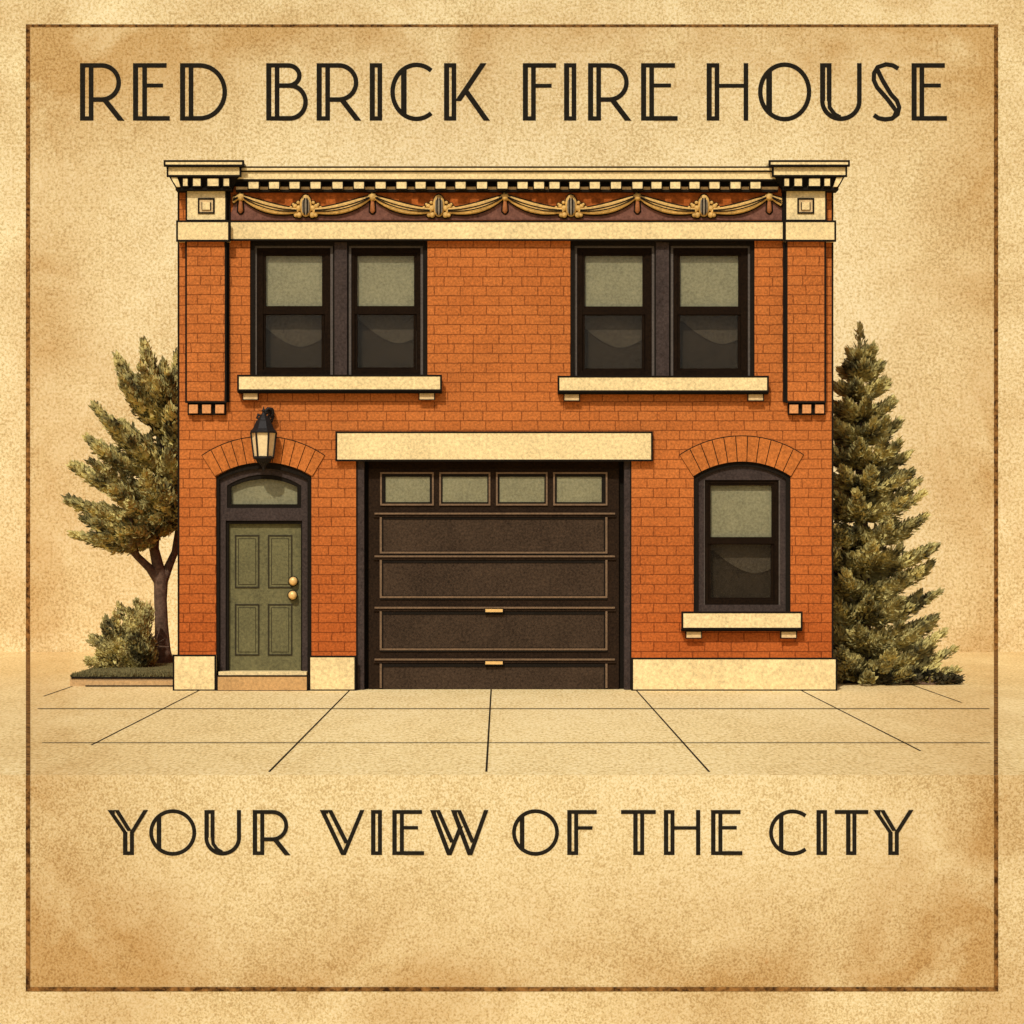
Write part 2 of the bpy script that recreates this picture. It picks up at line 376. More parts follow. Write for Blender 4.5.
def line(rootname,label,T,B,Y,w,items):
    # T,B cap line & base line; w stroke weight
    k=(D+Y)/40
    root=thing(rootname,label,'lettering',(0,Y-.03,P(0,B,Y)[2]))
    l,r,c=w*1.15,w*1.05,w*.95
    H=B-T
    for it in items:
        g=Glyph(Y,k); ch=it[0]; a=it[1:]
        if ch in 'REDBIKFHU' and ch!='U': g.stem(a[0],a[1],T,B,l,r,c)
        if ch=='E':
            x1,arm,mid,low=a[1:5]; g.rect(x1,arm,T,T+w); g.rect(x1,mid,T+H*.355,T+H*.355+w*.85); g.rect(x1,low,B-w,B)
        elif ch=='F':
            x1,arm,mid=a[1:4]; g.rect(x1,arm,T,T+w); g.rect(x1,mid,T+H*.36,T+H*.36+w*.85)
        elif ch in 'RB':
            x1=a[1]; mid=a[2]
            if ch=='R':
                bowl,leg=a[3:5]; ry=(mid-T)/2-w/2+1; cy=(T+mid)/2+1; xs=bowl-ry-w/2
                g.rect(x1,xs,T,T+w); g.rect(x1,xs,mid-w*.6,mid+w*.4); 
                g.ell(xs,(T+w/2+mid-w*.1)/2,bowl-xs-w/2,(mid-w*.1-T-w/2)/2,90,-90,w)
                g.para(xs-w*.4,mid-w*.5,leg-w*1.5,B,w*1.45)
            else:
                up,lo=a[3:5]; ry=(mid-T-w)/2+w/2; xs=up-ry-w/2
                g.rect(x1,xs,T,T+w); g.rect(x1,xs,mid-w/2,mid+w/2)
                g.ell(xs,(T+w/2+mid)/2,up-xs-w/2,(mid-T-w/2)/2,90,-90,w)
                ry2=(B-mid)/2; xs2=lo-ry2-w/2+2
                g.rect(xs,xs2+1,mid-w/2,mid+w*.4) if xs2>xs else None
                g.rect(x1,xs2,B-w,B); g.ell(xs2,(mid+B-w/2)/2,lo-xs2-w/2,(B-w/2-mid)/2,90,-90,w)
        elif ch=='D':
            bowl=a[2]; x1=a[1]; ry=H/2-w/2; xs=bowl-ry*.95-w/2
            g.rect(x1,xs,T,T+w); g.rect(x1,xs,B-w,B); g.ell(xs,(T+B)/2,bowl-xs-w/2,ry,90,-90,w)
        elif ch=='C':
            x0,b0,b1,xe=a; rx=(xe-x0)*.60; cx=x0+rx; ry=H/2+.6-w/2
            g.ell(cx,(T+B)/2,rx-w/2,ry,52,308,w)
            d=(b0+b1)/2-cx; yy=ry*math.sqrt(max(0,1-(d/(rx-w/2))**2)); g.rect(b0,b1,(T+B)/2-yy,(T+B)/2+yy)
        elif ch=='O':
            x0,x1,b0,b1=a; cx=(x0+x1)/2; rx=(x1-x0)/2-w/2; ry=H/2+.8-w/2
            g.ell(cx,(T+B)/2,rx,ry,0,360,w,48)
            d=(b0+b1)/2-cx; yy=ry*math.sqrt(max(0,1-(d/rx)**2)); g.rect(b0,b1,(T+B)/2-yy,(T+B)/2+yy)
        elif ch=='K':
            x0,x1,ax,bxk,jy=a; g.para(ax-w*1.45,T,x1-w*.3,jy+w*.9,w*1.35); 
            fx=x1+(ax-x1)*.26; g.para(fx-w*.4,jy-w*1.4,bxk-w*1.4,B,w*1.4)
        elif ch=='H':
            x0,x1,r0,r1=a; g.rect(r0,r1,T,B); g.rect(x1,r0,T+H*.36,T+H*.36+w*.85)
        elif ch=='U':
            x0,x1,r0,r1=a; cx=(x0+r1)/2; rx=(r1-x0)/2-w/2; yb=B-rx*.95-w/2
            g.rect(x0,x0+l,T,yb); g.rect(x1-r,x1,T,yb); g.rect(x0+l,x1-r,T,T+c); g.rect(r0,r1,T,yb)
            g.ell(cx,yb,rx,B-yb-w/2+.4,180,360,w)
            g.rib([(x1-r/2,yb-1),(x1-r/2+.6,yb+(B-yb)*.35),(x1+w*.7,yb+(B-yb)*.68),(x1+w*1.9,B-w*.75)],w*.9)
        elif ch=='S':
            x0,x1=a; cx=(x0+x1)/2
            pts=[(x1-2.5,T+5.5),(x1-8,T+2.2),(cx-.5,T+1.2),(x0+5.5,T+4),(x0+2,T+10),(x0+1.8,T+17),(x0+5,T+24),(cx+1.5,T+36.5),(x1-8.5,T+42.5),(x1-4.6,T+48),(x1-6.5,B-4)]
            g.rib(pts,w)
            pts=[(x0+4.5,T+5),(x0+7.5,T+11),(x0+11,T+18),(x1-10,T+31),(x1-4,T+37.5),(x1-1.6,T+44),(x1-3.2,T+51),(x1-9,B-2),(cx-1.5,B-1.2),(x0+6.5,B-2.4),(x0+1.8,B-5.5)]
            g.rib(pts,w)
        elif ch=='T':
            x0,x1,b0,b1=a; g.stem(x0,x1,T,B,l,r,c); g.rect(b0,x0,T,T+w); g.rect(x1,b1,T,T+w)
        elif ch=='I': pass
        elif ch=='Y':
            a0,a1,s0,s1,rt,jy=a; 
            g.rect(s0,s0+l,jy,B); g.rect(s1-r,s1,jy,B); g.rect(s0+l,s1-r,B-c,B)
            g.para(a0,T,s0,jy+.5,w*1.1); g.para(a1-w*1.1,T,s1-w*1.7,jy-w*.3,w*1.15); g.rect(a0+w,a1-w,T,T+c)
            g.para(rt-w*1.15,T,s1-w*1.1,jy+.5,w*1.15)
        elif ch=='V':
            a0,a1,ap,rt=a; g.para(a0,T,ap-w*.6,B,w*1.2); g.rect(a0+w,a1-w,T,T+c)
            ib=B-w*3.0; g.para(a1-w*1.2,T,ap+w*.25,ib,w*1.2); g.para(rt-w*1.2,T,ap-w*.5,B,w*1.1)
        elif ch=='W':
            a0,a1,p1,c0,c1,p2,rt=a
            for (u0,u1,ap) in ((a0,a1,p1),(c0,c1,p2)):
                g.para(u0,T,ap-w*.6,B,w*1.2); g.rect(u0+w,u1-w,T,T+c); g.para(u1-w*1.15,T,ap+w*.2,B-w*3.2,w*1.15)
            g.para(c0+w*2.0,T+H*.36,p1-w*.5,B,w*1.1); g.para(rt-w*1.2,T,p2-w*.5,B,w*1.1)
        g.mb.build('letter',LETTER,root)
    return root
line('title_lettering','black inline lettering reading RED BRICK FIRE HOUSE along the top of the backdrop',63.2,120.6,BACK_Y,4.5,[
 ('R',80,93.5,100,121,124.7),('E',133,147,166.6,163,169.7),('D',180,193.4,227),
 ('B',266.2,279.4,85.6,301.6,307.8),('R',316.6,330,100,358.3,361.6),('I',369.7,382.2),('C',390.3,401,406.6,434),('K',444,456.3,487,490,97),
 ('F',522.8,535.8,556,551.6),('I',564,576.3),('R',588,601,100,628.7,631.6),('E',641,654,675,671,677.6),
 ('H',706.6,719.3,743.6,748.2),('O',758,811.3,766.2,772),('U',820,831.5,857,861.6),('S',872,900.8),('E',911.5,924.2,944.8,940.8,946.9)])
line('slogan_lettering','black inline lettering reading YOUR VIEW OF THE CITY across the wall under the pavement',810,855,EDGE_Y,3.9,[
 ('Y',107.5,118.7,123,134,148,832),('O',149.2,196.3,156.7,161.3),('U',204.4,214.6,236.9,241),('R',252.7,264.3,839.6,288.2,290.6),
 ('V',319.7,332.2,343.4,364.8),('I',371,382),('E',392.3,403.9,422,418,424),('W',430,440,449.2,450.8,461,469.9,488.7),
 ('O',512,559,519.8,524.4),('F',567.2,578.2,596.7,592.4),
 ('T',633.2,644.2,621,655.7),('H',663.8,674.5,696,700.2),('E',711,722.4,740.5,736.7,742.3),
 ('C',769,778.9,783.4,808),('I',816.4,827),('T',846,856.4,834.7,868.2),('Y',873.2,884.2,888.2,898.8,913.3,832)])

# ================================================================== FIRE HOUSE
H=thing('fire_house','two storey orange red brick fire house with cream stone trim and dark garage door','building',(0,0,0))
XL,XR=178.5,832.5
DEPTH=5.0
outer=[(XL,172),(XR,172),(XR,690),(XL,690)]
doorhole=[(216,690)]+arc(216,311.5,476.5,462.5)+[(311.5,690)]
winhole=[(693.6,612)]+arc(693.6,790.6,476.5,461.8)+[(790.6,612)]
rects=[(250,427.5,240,376),(570.3,754.6,240,377)]
# one outline with the door and garage notched in from below, true holes for the rest
outl=[(XL,172),(XR,172),(XR,690),(631.5,690),(631.5,459),(356,459),(356,690)]+doorhole[::-1]+[(XL,690)]
holes=[winhole]+[[(a,d),(a,c),(b,c),(b,d)] for a,b,c,d in rects]
mb=MB()
loops=[[Vector((p[0],p[1],0)) for p in xz(L,0)] for L in [outl]+holes]
flat=[p for L in loops for p in L]
vs=[(p.x,0,p.y) for p in flat]; fs=[]
for t in tessellate_polygon(loops):
    a,b,c=[flat[k] for k in t]
    t=tuple(t)
    fs.append(t if (b.x-a.x)*(c.y-a.y)-(c.x-a.x)*(b.y-a.y)>0 else t[::-1])
mb.grid(vs,fs,0)
for L,cl in ((doorhole,0),([(356,690),(356,459),(631.5,459),(631.5,690)],0),(holes[0],1),(holes[1],1),(holes[2],1)):
    q=xz(L,0); n=len(q)
    for i in range(n if cl else n-1):
        a,b=q[i],q[(i+1)%n]
        mb.face([(a[0],0,a[1]),(b[0],0,b[1]),(b[0],.345,b[1]),(a[0],.345,a[1])],0)
xl,_,zt=P(XL,172); xr=P(XR,172)[0]
mb.face([(xl,0,0),(xl,0,zt),(xl,DEPTH,zt),(xl,DEPTH,0)]); mb.face([(xr,0,0),(xr,DEPTH,0),(xr,DEPTH,zt),(xr,0,zt)])
mb.face([(xl,DEPTH,0),(xl,DEPTH,zt),(xr,DEPTH,zt),(xr,DEPTH,0)])
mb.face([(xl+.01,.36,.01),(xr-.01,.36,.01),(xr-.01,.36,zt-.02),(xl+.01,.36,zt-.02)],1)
# pointed corners
for x in (XL,XR):
    a=P(x-.9,172)[0]; b=P(x+.9,172)[0]; mb.box(a,b,-.004,.03,0,zt,2)
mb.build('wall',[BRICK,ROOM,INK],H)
rf=MB(); rf.box(xl-.03,xr+.03,.20,DEPTH+.03,zt+.003,zt+.09); rf.build('roof',ROOF,H)

# base stones and step
block('base_stone',173.5,215.2,655.5,690.3,-.14,.25,STONE,H,1.7)
block('base_stone',309.5,355.2,656.5,690.3,-.14,.25,STONE,H,1.7)
block('base_stone',632.3,836.5,658.5,690.3,-.14,.25,STONE,H,1.7)
# front bottoms sit on the pavement: bury 2 cm
st=MB(); bx(st,217,307.5,676,691.5,-.16,.05,0); bx(st,218.5,306.5,671.8,675.2,-.10,.25,1); inkrim(st,217,307.5,676,691.0,-.16,1.5,2,.03)
st.build('doorstep',[STEPSTONE,STONE,INK],H)

# stone band
block('stone_band',230,783.5,221.4,239.8,-.09,.02,STONE,H,1.7)
# frieze with garlands
fr=block('frieze',230,783.5,189.5,220.6,-.02,.01,FRIEZE,H,0)
swx=[240.6,372.5,505,637.5,769.3]; ctx=[305.7,438.8,571,704]
def swag(x0,y0,x1,y1,n=12,dip=.95):
    return [(x0+(x1-x0)*i/n, y0+(y1-y0)*(1-(1-i/n)**2.1)) for i in range(n+1)]
def garland(x0,x1,ya=197.5,yb=210.5,part=1.0):
    pts=swag(x0,ya,x1,yb); n=len(pts); mbg=MB()
    m_=max(2,int(n*part)); pts=pts[:m_]
    for off,rr in ((-2.6,1.5),(-.5,2.0),(1.8,2.2),(3.8,1.5)):
        line3=[]; rad=[]
        for i,(x,y) in enumerate(pts):
            t=i/(n-1); k=.35+.65*math.sin(math.pi*min(1,t*1.05)**.8*.93)
            line3.append(P(x,y+off*k+.2*k,-.075)); rad.append((.55+rr*k)*.0139)
        mbg.tube(line3,rad,7,0,.8)
    for off in (-1.0,1.6):
        mbg.tube([P(x,y+off*(.35+.65*math.sin(math.pi*min(1,(i/(n-1))*1.05)**.8*.93)),-.101) for i,(x,y) in enumerate(pts)],[.0085]*len(pts),5,1)
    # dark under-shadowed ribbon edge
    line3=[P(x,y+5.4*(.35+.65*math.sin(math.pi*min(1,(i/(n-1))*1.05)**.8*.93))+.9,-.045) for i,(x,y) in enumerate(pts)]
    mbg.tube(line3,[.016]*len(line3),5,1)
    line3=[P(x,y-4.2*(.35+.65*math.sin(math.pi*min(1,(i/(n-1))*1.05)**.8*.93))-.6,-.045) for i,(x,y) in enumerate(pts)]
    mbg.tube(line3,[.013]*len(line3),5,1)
    return mbg.build('garland',[GOLD,INK],fr,True)
sp=MB()
for x in swx:      # purple brown field hanging under the swags
    lx=max(x-65.9,231); rx=min(x+65.9,782.5)
    pl=[p for p in swag(x,198,x-65.9,213.5)][::-1]; pr=[p for p in swag(x,198,x+65.9,213.5)]
    pts=[(max(lx,a),b) for a,b in pl]+[(min(rx,a),b) for a,b in pr[1:]]
    q=[]; 
    for p in pts:
        if not q or abs(p[0]-q[-1][0])>.3: q.append(p)
    q=q+[(q[-1][0],219.8),(q[0][0],219.8)]
    sp.prism(xz(q,-.03),-.030-.0006*swx.index(x),-.0205,0)
sp.build('frieze_field',FRIEZE_P,fr)
for x0,c,x1 in zip(swx[:-1],ctx,swx[1:]):
    garland(x0+3,c-9); garland(x1-3,c+9)
garland(swx[0]-3,swx[0]-58,part=.18); garland(swx[-1]+3,swx[-1]+58,part=.30)
def ball(mbq,x,y,rpx,Y,m=0,sy=.8,sz=1.0,seg=12):
    c=P(x,y,Y); r=rpx*.0139; vs=[];fs=[]
    n=7
    for i in range(n+1):
        a=-math.pi/2+math.pi*i/n
        for k in range(seg):
            b=2*math.pi*k/seg; vs.append((c[0]+r*math.cos(a)*math.cos(b),c[1]+r*sy*math.cos(a)*math.sin(b),c[2]+r*sz*math.sin(a)))
    for i in range(n):
        for k in range(seg):
            q=(k+1)%seg; fs.append((i*seg+k,i*seg+q,(i+1)*seg+q,(i+1)*seg+k))
    mbq.grid(vs,fs,m)
for x in swx:
    m1=MB(); ball(m1,x,197,3.6,-.07,0,.6)
    for k in range(7): a=2*math.pi*k/7; ball(m1,x+3.0*math.cos(a),197+3.0*math.sin(a),1.5,-.06,0,.6,1,8)
    ball(m1,x,197.4,4.9,-.035,1,.2); m1.build('rosette',[GOLD,INK],fr,True)
    m2=MB(); m2.tube([P(x,200,-.05),P(x,206,-.055),P(x,211,-.055),P(x,213.2,-.05)],[.022,.032,.037,.012],8,0,.7)
    m2.tube([P(x,200,-.035),P(x,206,-.035),P(x,212,-.035),P(x,214.6,-.035)],[.040,.050,.054,.02],8,1,.3); m2.build('tassel',[TASSEL,INK],fr,True)
for x in ctx:
    m1=MB(); ball(m1,x,205.8,7.0,-.045,2,.25,1.75); ball(m1,x,205.8,6.3,-.065,0,.35,1.78)
    for k in range(5): ball(m1,x-2.7+1.35*k,206.4,1.25,-.108-.006*(2-abs(k-2)),1 if k%2==0 else 2,.5,(7.2 if k in(1,2,3) else 5.5),8)
    for sgn in (-1,1):
        for dx,dy,r_ in ((7,2.4,3.1),(9.6,5.2,3.0),(6.6,9.0,2.9),(10.6,.2,2.4),(9.8,9.0,2.3),(13.0,4.2,2.6),(7.6,-3.4,1.8),(12.4,-1.6,1.5),(14.8,1.6,1.6)):
            ball(m1,x+sgn*dx,206+dy,r_,-.07,0,.7,1,8); ball(m1,x+sgn*dx,206.3+dy,r_+.8,-.04,2,.2,1,8)
    m1.build('cartouche',[GOLD,GREYSTONE,INK],fr,True)

# cornice between the end piers
cn=MB()
bx(cn,236,778,171.8,179.0,-.20,.02,0); bx(cn,240,774,167.8,170.2,-.24,.25,0)
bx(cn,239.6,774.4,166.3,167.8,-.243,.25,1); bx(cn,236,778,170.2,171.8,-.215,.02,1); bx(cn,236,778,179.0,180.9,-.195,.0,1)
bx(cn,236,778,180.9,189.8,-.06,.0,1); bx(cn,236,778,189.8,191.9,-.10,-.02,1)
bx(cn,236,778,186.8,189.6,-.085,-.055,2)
cor=cn.build('cornice',[STONE,INK,STONE_D],H)
dx=[248,268.5,289,310,332,353.4,375,396,415,435,455,476.5,497,517,533.5,549,569,589.3,610.5,632,651,669.8,689,709,730,750]
for x in dx: block('dentil',x,x+11,181.3,189.0,-.18,-.055,STONE,cor,1.0)

# end piers: brick shaft, stone band, block, capital
def pier(sx0,sx1,bs0,bs1,k0,k1,c,left):
    sh=MB(); bx(sh,sx0,sx1,241,402,-.13,.02,0); inkrim(sh,sx0,sx1,241,402,-.13,1.8,1,.03,'LRB')
    if left: bx(sh,sx1+.9,sx1+3.6,241,402,-.05,.02,1)  # black band beside the shaft: pilaster shadow put in as colour
    else:    bx(sh,sx0-3.4,sx0-.9,241,402,-.05,.02,1)
    # corbel row under the shaft
    bx(sh,sx0+1.5,sx1+.3,402.5,414.8,-.06,.02,1)
    w=(sx1-sx0)/3
    for i in range(3): bx(sh,sx0+3+i*w,sx0+3+i*w+8.6,404.6,413.2,-.11,.0,2)
    sh.build('pilaster',[BRICK,INK,TERRA],H)
    block('pilaster_band',bs0,bs1,221.2,240.6,-.20,.03,STONE,H,1.9)
    pb=MB(); bx(pb,k0,k1,190,220.4,-.13,.02,0); inkrim(pb,k0,k1,190,220.4,-.13,1.7,1,.03)
    cx=(k0+k1)/2; ring(pb,(cx-8.4,cx+8.4,198,213.6),(cx-6.8,cx+6.8,199.6,212),-.145,-.131,1)
    ring(pb,(cx-6.8,cx+6.8,199.6,212),(cx-3.8,cx+3.8,202.2,209.6),-.138,-.131,2); bx(pb,cx-3.8,cx+3.8,202.2,209.6,-.160,-.131,0)
    bx(pb,cx-4.6,cx-3.8,202.2,209.6,-.158,-.13,1); bx(pb,cx+3.8,cx+4.6,202.2,209.6,-.158,-.13,1)
    if left: bx(pb,k1+.9,k1+4.4,190,220.4,-.05,.02,1)  # same painted shadow band, beside the block
    else:    bx(pb,k0-3.6,k0-.9,190,220.4,-.05,.02,1)
    pb.build('pilaster_block',[STONE,INK,STONE_D],H)
    s0,s1,t0,t1,d0,d1,dents,outx=c
    cp=MB(); bx(cp,s0,s1,161,165.4,-.33,.35,0); inkrim(cp,s0,s1,161,165.4,-.33,1.9,1,.04)
    bx(cp,t0,t1,166.4,175.4,-.275,.32,0); inkrim(cp,t0,t1,166.4,175.8,-.275,1.8,1,.04)
    # dark cavetto
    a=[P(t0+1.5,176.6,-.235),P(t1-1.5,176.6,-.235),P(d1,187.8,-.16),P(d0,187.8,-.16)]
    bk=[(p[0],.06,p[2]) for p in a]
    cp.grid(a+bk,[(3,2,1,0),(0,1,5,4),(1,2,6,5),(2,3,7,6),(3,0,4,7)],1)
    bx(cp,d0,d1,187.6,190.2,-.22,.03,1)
    for q0,q1 in dents: bx(cp,q0,q1,177.8,186.4,-.25,-.1,0); inkrim(cp,q0,q1,177.8,186.4,-.25,1.0,1,.02)
    # scrolled console at the free end
    if left: pts=[(t0+3.5,177.4),(t0+9.5,177.4),(t0+12.5,186.6),(t0+9,186.6)]
    else:    pts=[(t1-3.5,177.4),(t1-9.5,177.4),(t1-12.5,186.6),(t1-9,186.6)]
    pts2=[pts[0],(pts[0][0]*.6+pts[3][0]*.4,181.5),pts[3],pts[2],(pts[2][0]*.5+pts[1][0]*.5,181),pts[1]]
    cp.prism(xz(pts2,-.255),-.255,-.1,0)
    cp.build('capital',[STONE,INK],H)
pier(186,225.5,177,229,186.3,226,(164.5,243,167.5,240.3,175.5,231.5,[(182.5,188),(192.5,201),(207,219),(223,229.5)],1),True)
pier(786.7,825.2,785,835.3,785.6,826,(769.8,849,773,846.3,783,838.5,[(784,789.5),(794,802.5),(808.5,820.5),(824,830.5)],1),False)

# ---- windows
def window(name_,o,g1,g2,root,curve_side,arch=None,backing=None):
    """o: outer of light casing line; g1,g2: upper and lower glass"""
    w=MB(); w_=w.build  # parent mesh: light casing line
    x0,x1,t,b=o
    fx=(x0+2.4,x1-2.4,t+2.2,b)
    ring(w,(x0,x1,t,b+.01),(fx[0],fx[1],fx[2],b),.065,.30,0)
    W=w.build('window',[CASING_L],root)
    s=MB()
    gi=(g1[0],g1[1],g1[2],g2[3])
    ring(s,fx,(gi[0]-2.6,gi[1]+2.6,gi[2]-2.4,gi[3]+2.2),.085,.30,0)
    s.build('frame',FRAME,W)
    s=MB()
    ring(s,(g1[0]-2.55,g1[1]+2.55,g1[2]-2.35,g1[3]+.1),g1,.100,.15,0)
    bx(s,g1[0]-2.55,g1[1]+2.55,g1[3]+.1,g2[2],.095,.16,0)
    ring(s,(g2[0]-2.55,g2[1]+2.55,g2[2],g2[3]+2.15),(g2[0],g2[1],g2[2]+.6,g2[3]),.115,.17,0)
    s.build('sash',FRAME,W)
    for g,zo in ((g1,.125),(g2,.14)):
        p=MB(); bx(p,g[0]-.8,g[1]+.8,g[2]-.5,g[3]+.8,zo,zo+.006); p.build('pane',GLASS,W)
    p=MB(); bx(p,g1[0]-2,g1[1]+2,g1[2]-2,g1[3]+4,.17,.176); p.build('blind',BLIND,W)
    # lighter hill-curve reflection in the lower pane, shaped as a brown panel
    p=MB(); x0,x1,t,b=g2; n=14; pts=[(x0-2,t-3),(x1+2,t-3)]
    low=.62 if curve_side==0 else .55
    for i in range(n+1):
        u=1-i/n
        h=low-.42*abs(u-(.72 if curve_side else .62))**1.7*2.2
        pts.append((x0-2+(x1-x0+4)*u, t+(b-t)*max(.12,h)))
    p.prism(xz(pts,.285),.285,.289); p.build('pane_reflection',REFLECTION,W)
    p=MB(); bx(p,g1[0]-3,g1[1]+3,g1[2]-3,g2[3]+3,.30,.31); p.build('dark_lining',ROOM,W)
    return W
def pair(o,mull,wins):
    c=MB(); ring(c,(o[0]-.5,o[1]+.5,o[2]-1,o[3]),(o[0]+4.2,o[1]-4.2,o[2]+4.6,o[3]-.3),.02,.30,0)
    bx(c,mull[0]-1.6,mull[1]+1.6,o[2]+4.6,o[3]-.3,.055,.30,0)
    c.build('window_surround',INK,H)
    m_=MB(); bx(m_,mull[0],mull[1],o[2]+1.5,o[3]-.3,.015,.05,0); m_.build('mullion',CASING,H)
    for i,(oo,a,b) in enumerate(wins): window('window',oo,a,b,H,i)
pair((250,427.5,240.8,375.6),(334.5,347),[((254.4,332.8,245.6,375.0),(265.6,322,255.6,306),(265.6,321.5,314,367.4)),
      ((348.8,423,245.6,375.0),(357.2,414,255.6,306),(357.5,413.5,314,367.4))])
pair((570.3,754.6,240.8,376.6),(656,669),[((574.6,654.3,245.6,376.0),(584.8,642.6,255.6,306.4),(584.8,642,314.5,368.4)),
      ((670.8,750.4,245.6,376.0),(680,738.4,255.6,306.4),(680,738,314.5,368.4))])
def sill(x0,x1,t,b,br):
    s=block('window_sill',x0,x1,t,b,-.17,.28,STONE,H,1.9)
    u=MB(); bx(u,x0-.6,x1+.6,b+.95,b+2.6,-.150,.0,0); u.build('painted_sill_shadow',INK,s)  # black strip under the sill, its shade put in as colour
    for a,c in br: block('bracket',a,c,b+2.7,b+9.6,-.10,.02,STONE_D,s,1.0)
sill(238,441,375.6,390.2,[(242.8,258),(419,434.5)])
sill(558.5,768,376.6,391.2,[(564,579.5),(748,763.5)])
sill(682.4,801.7,612.4,628.6,[(686,701.6),(781,796.6)])

# ground floor arched window
ai=arc(693.6,790.6,476.5,461.8)
c=MB()
outp=[(693.1,611.9)]+arc(693.1,791.1,476.4,461.3)+[(791.1,611.9)]
inp=[(698.2,611.9)]+arc(698.2,786,479,466.2)+[(786,611.9)]
for i in range(len(outp)-1): c.prism(xz([outp[i],outp[i+1],inp[i+1],inp[i]],.02),.02,.30,0)
c.build('window_surround',INK,H)
c=MB()
inp2=[(699.5,611.9)]+arc(698.3,785.9,479.1,466.3)+[(784.7,611.9)]
c.prism(xz(arc(698.3,785.9,479.1,466.3)+[(785.9,479.2),(779.5,476.6),(703.8,476.6),(698.3,479.2)],.055),.055,.29,0) if False else None
top=arc(698.3,785.9,479.1,466.3)
for i in range(len(top)-1):
    a,b=top[i],top[i+1]; c.prism(xz([a,b,(b[0],480),(a[0],480)],.06),.06,.29,0)
bx(c,698.3,704,480,611.5,.06,.29,0); bx(c,780,785.9,480,611.5,.06,.29,0); bx(c,704,780,604.8,611.5,.06,.29,0)
c.build('window_casing',CASING,H)
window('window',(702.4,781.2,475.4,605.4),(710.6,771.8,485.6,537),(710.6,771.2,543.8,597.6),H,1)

# brick arches over the door and the ground floor window
def brick_arch(x0,x1,spring,crown,ox0,ox1,ospring,ocrown,n):
    I=arc(x0,x1,spring,crown,n*3); O=arc(ox0,ox1,ospring,ocrown,n*3)
    a=MB(); full=I+O[::-1]
    for i in range(n*3): a.prism(xz([I[i],O[i],O[i+1],I[i+1]],-.008),-.008,.004,1)
    def lerp(p,q,t): return (p[0]+(q[0]-p[0])*t,p[1]+(q[1]-p[1])*t)
    for k in range(n):
        L=.09; pi=[];po=[]
        for j in range(4):
            t=k*3+j
            if j==0: u=lerp(I[t],I[t+1],L*1.6); v=lerp(O[t],O[t+1],L*1.2)
            elif j==3: u=lerp(I[t],I[t-1],L*1.6); v=lerp(O[t],O[t-1],L*1.2)
            else: u,v=I[t],O[t]
            pi.append(lerp(u,v,.02)); po.append(lerp(v,u,.035))
        a.prism(xz(pi+po[::-1],-.02),-.020-.003*random.random(),0.0,0)
    a.build('brick_arch',[BRICK_PLAIN,INK],H)
brick_arch(215,312.4,476.6,462.8,201.3,325,455.2,436,12)
brick_arch(693.2,791,476.8,462,679.2,804,454.6,435.4,11)

# ---- front door
c=MB()
outp=[(215.6,689.9)]+arc(215.6,311.9,476.4,462.1)+[(311.9,689.9)]
inp=[(219.2,675)]+arc(219.2,307.6,479.6,468.6)+[(307.6,675)]
outp[0]=(215.6,676); outp[-1]=(311.9,676)
for i in range(len(outp)-1): c.prism(xz([outp[i],outp[i+1],inp[i+1],inp[i]],.02),.02,.34,0)
c.build('door_surround',INK,H)
c=MB()
top=arc(219.3,307.5,479.7,468.7); gl=arc(227,301.2,485.6,474.6)
for i in range(len(top)-1): c.prism(xz([top[i],top[i+1],gl[i+1],gl[i]],.07),.07,.33,0)
c.prism(xz([top[0],gl[0],(227,508),(219.3,508)],.07),.07,.33,0); c.prism(xz([top[-1],gl[-1],(301.2,508),(307.5,508)],.07),.07,.33,0)
bx(c,219.3,307.5,508,520.6,.07,.33,0); bx(c,219.3,225.6,520.6,671.4,.07,.33,0); bx(c,302.2,307.5,520.6,671.4,.07,.33,0)
c.build('door_casing',CASING,H)
tr=MB(); o_=arc(226.9,301.3,485.5,474.5); i_=arc(230.8,297.2,487,479)
for i in range(len(o_)-1): tr.prism(xz([o_[i],o_[i+1],i_[i+1],i_[i]],.085),.085,.30,0)
tr.prism(xz([o_[0],i_[0],(230.8,504.2),(226.9,508.2)],.085),.085,.30,0); tr.prism(xz([o_[-1],i_[-1],(297.2,504.2),(301.3,508.2)],.085),.085,.30,0)
tr.prism(xz([(226.9,508.2),(301.3,508.2),(297.2,504.2),(230.8,504.2)],.085),.085,.30,0)
T_=tr.build('transom_window',INK,H)
p=MB(); p.prism(xz(i_+[(298,505),(230,505)],.13),.13,.136); p.build('pane',GLASS,T_)
p=MB(); p.prism(xz(arc(229,299,486,477.5)+[(299,506.5),(229,506.5)],.17),.17,.176); p.build('blind',BLIND,T_)
dr=MB(); bx(dr,228.6,301,524,671,.16,.21,0)
ring(dr,(225.7,302.1,520.7,671.3),(228.6,300.9,523.6,671.2),.10,.30,1)
DR=dr.build('front_door',[DOOR,INK],H)
for (x0,x1) in ((234.8,259.2),(267.8,292.2)):
    for (t,b) in ((535,588),(604,655.5)):
        q=MB(); ring(q,(x0,x1,t,b),(x0+1.5,x1-1.3,t+1.5,b-1.3),.148,.165,1)
        ring(q,(x0+1.5,x1-1.3,t+1.5,b-1.3),(x0+3.4,x1-3.2,t+3.4,b-3.2),.154,.165,0)
        ring(q,(x0+3.4,x1-3.2,t+3.4,b-3.2),(x0+4.1,x1-3.8,t+4.1,b-3.8),.152,.165,1)
        bx(q,x0+4.1,x1-3.8,t+4.1,b-3.8,.145,.165,0)
        q.build('door_panel',[DOOR,DOOR_D],DR)
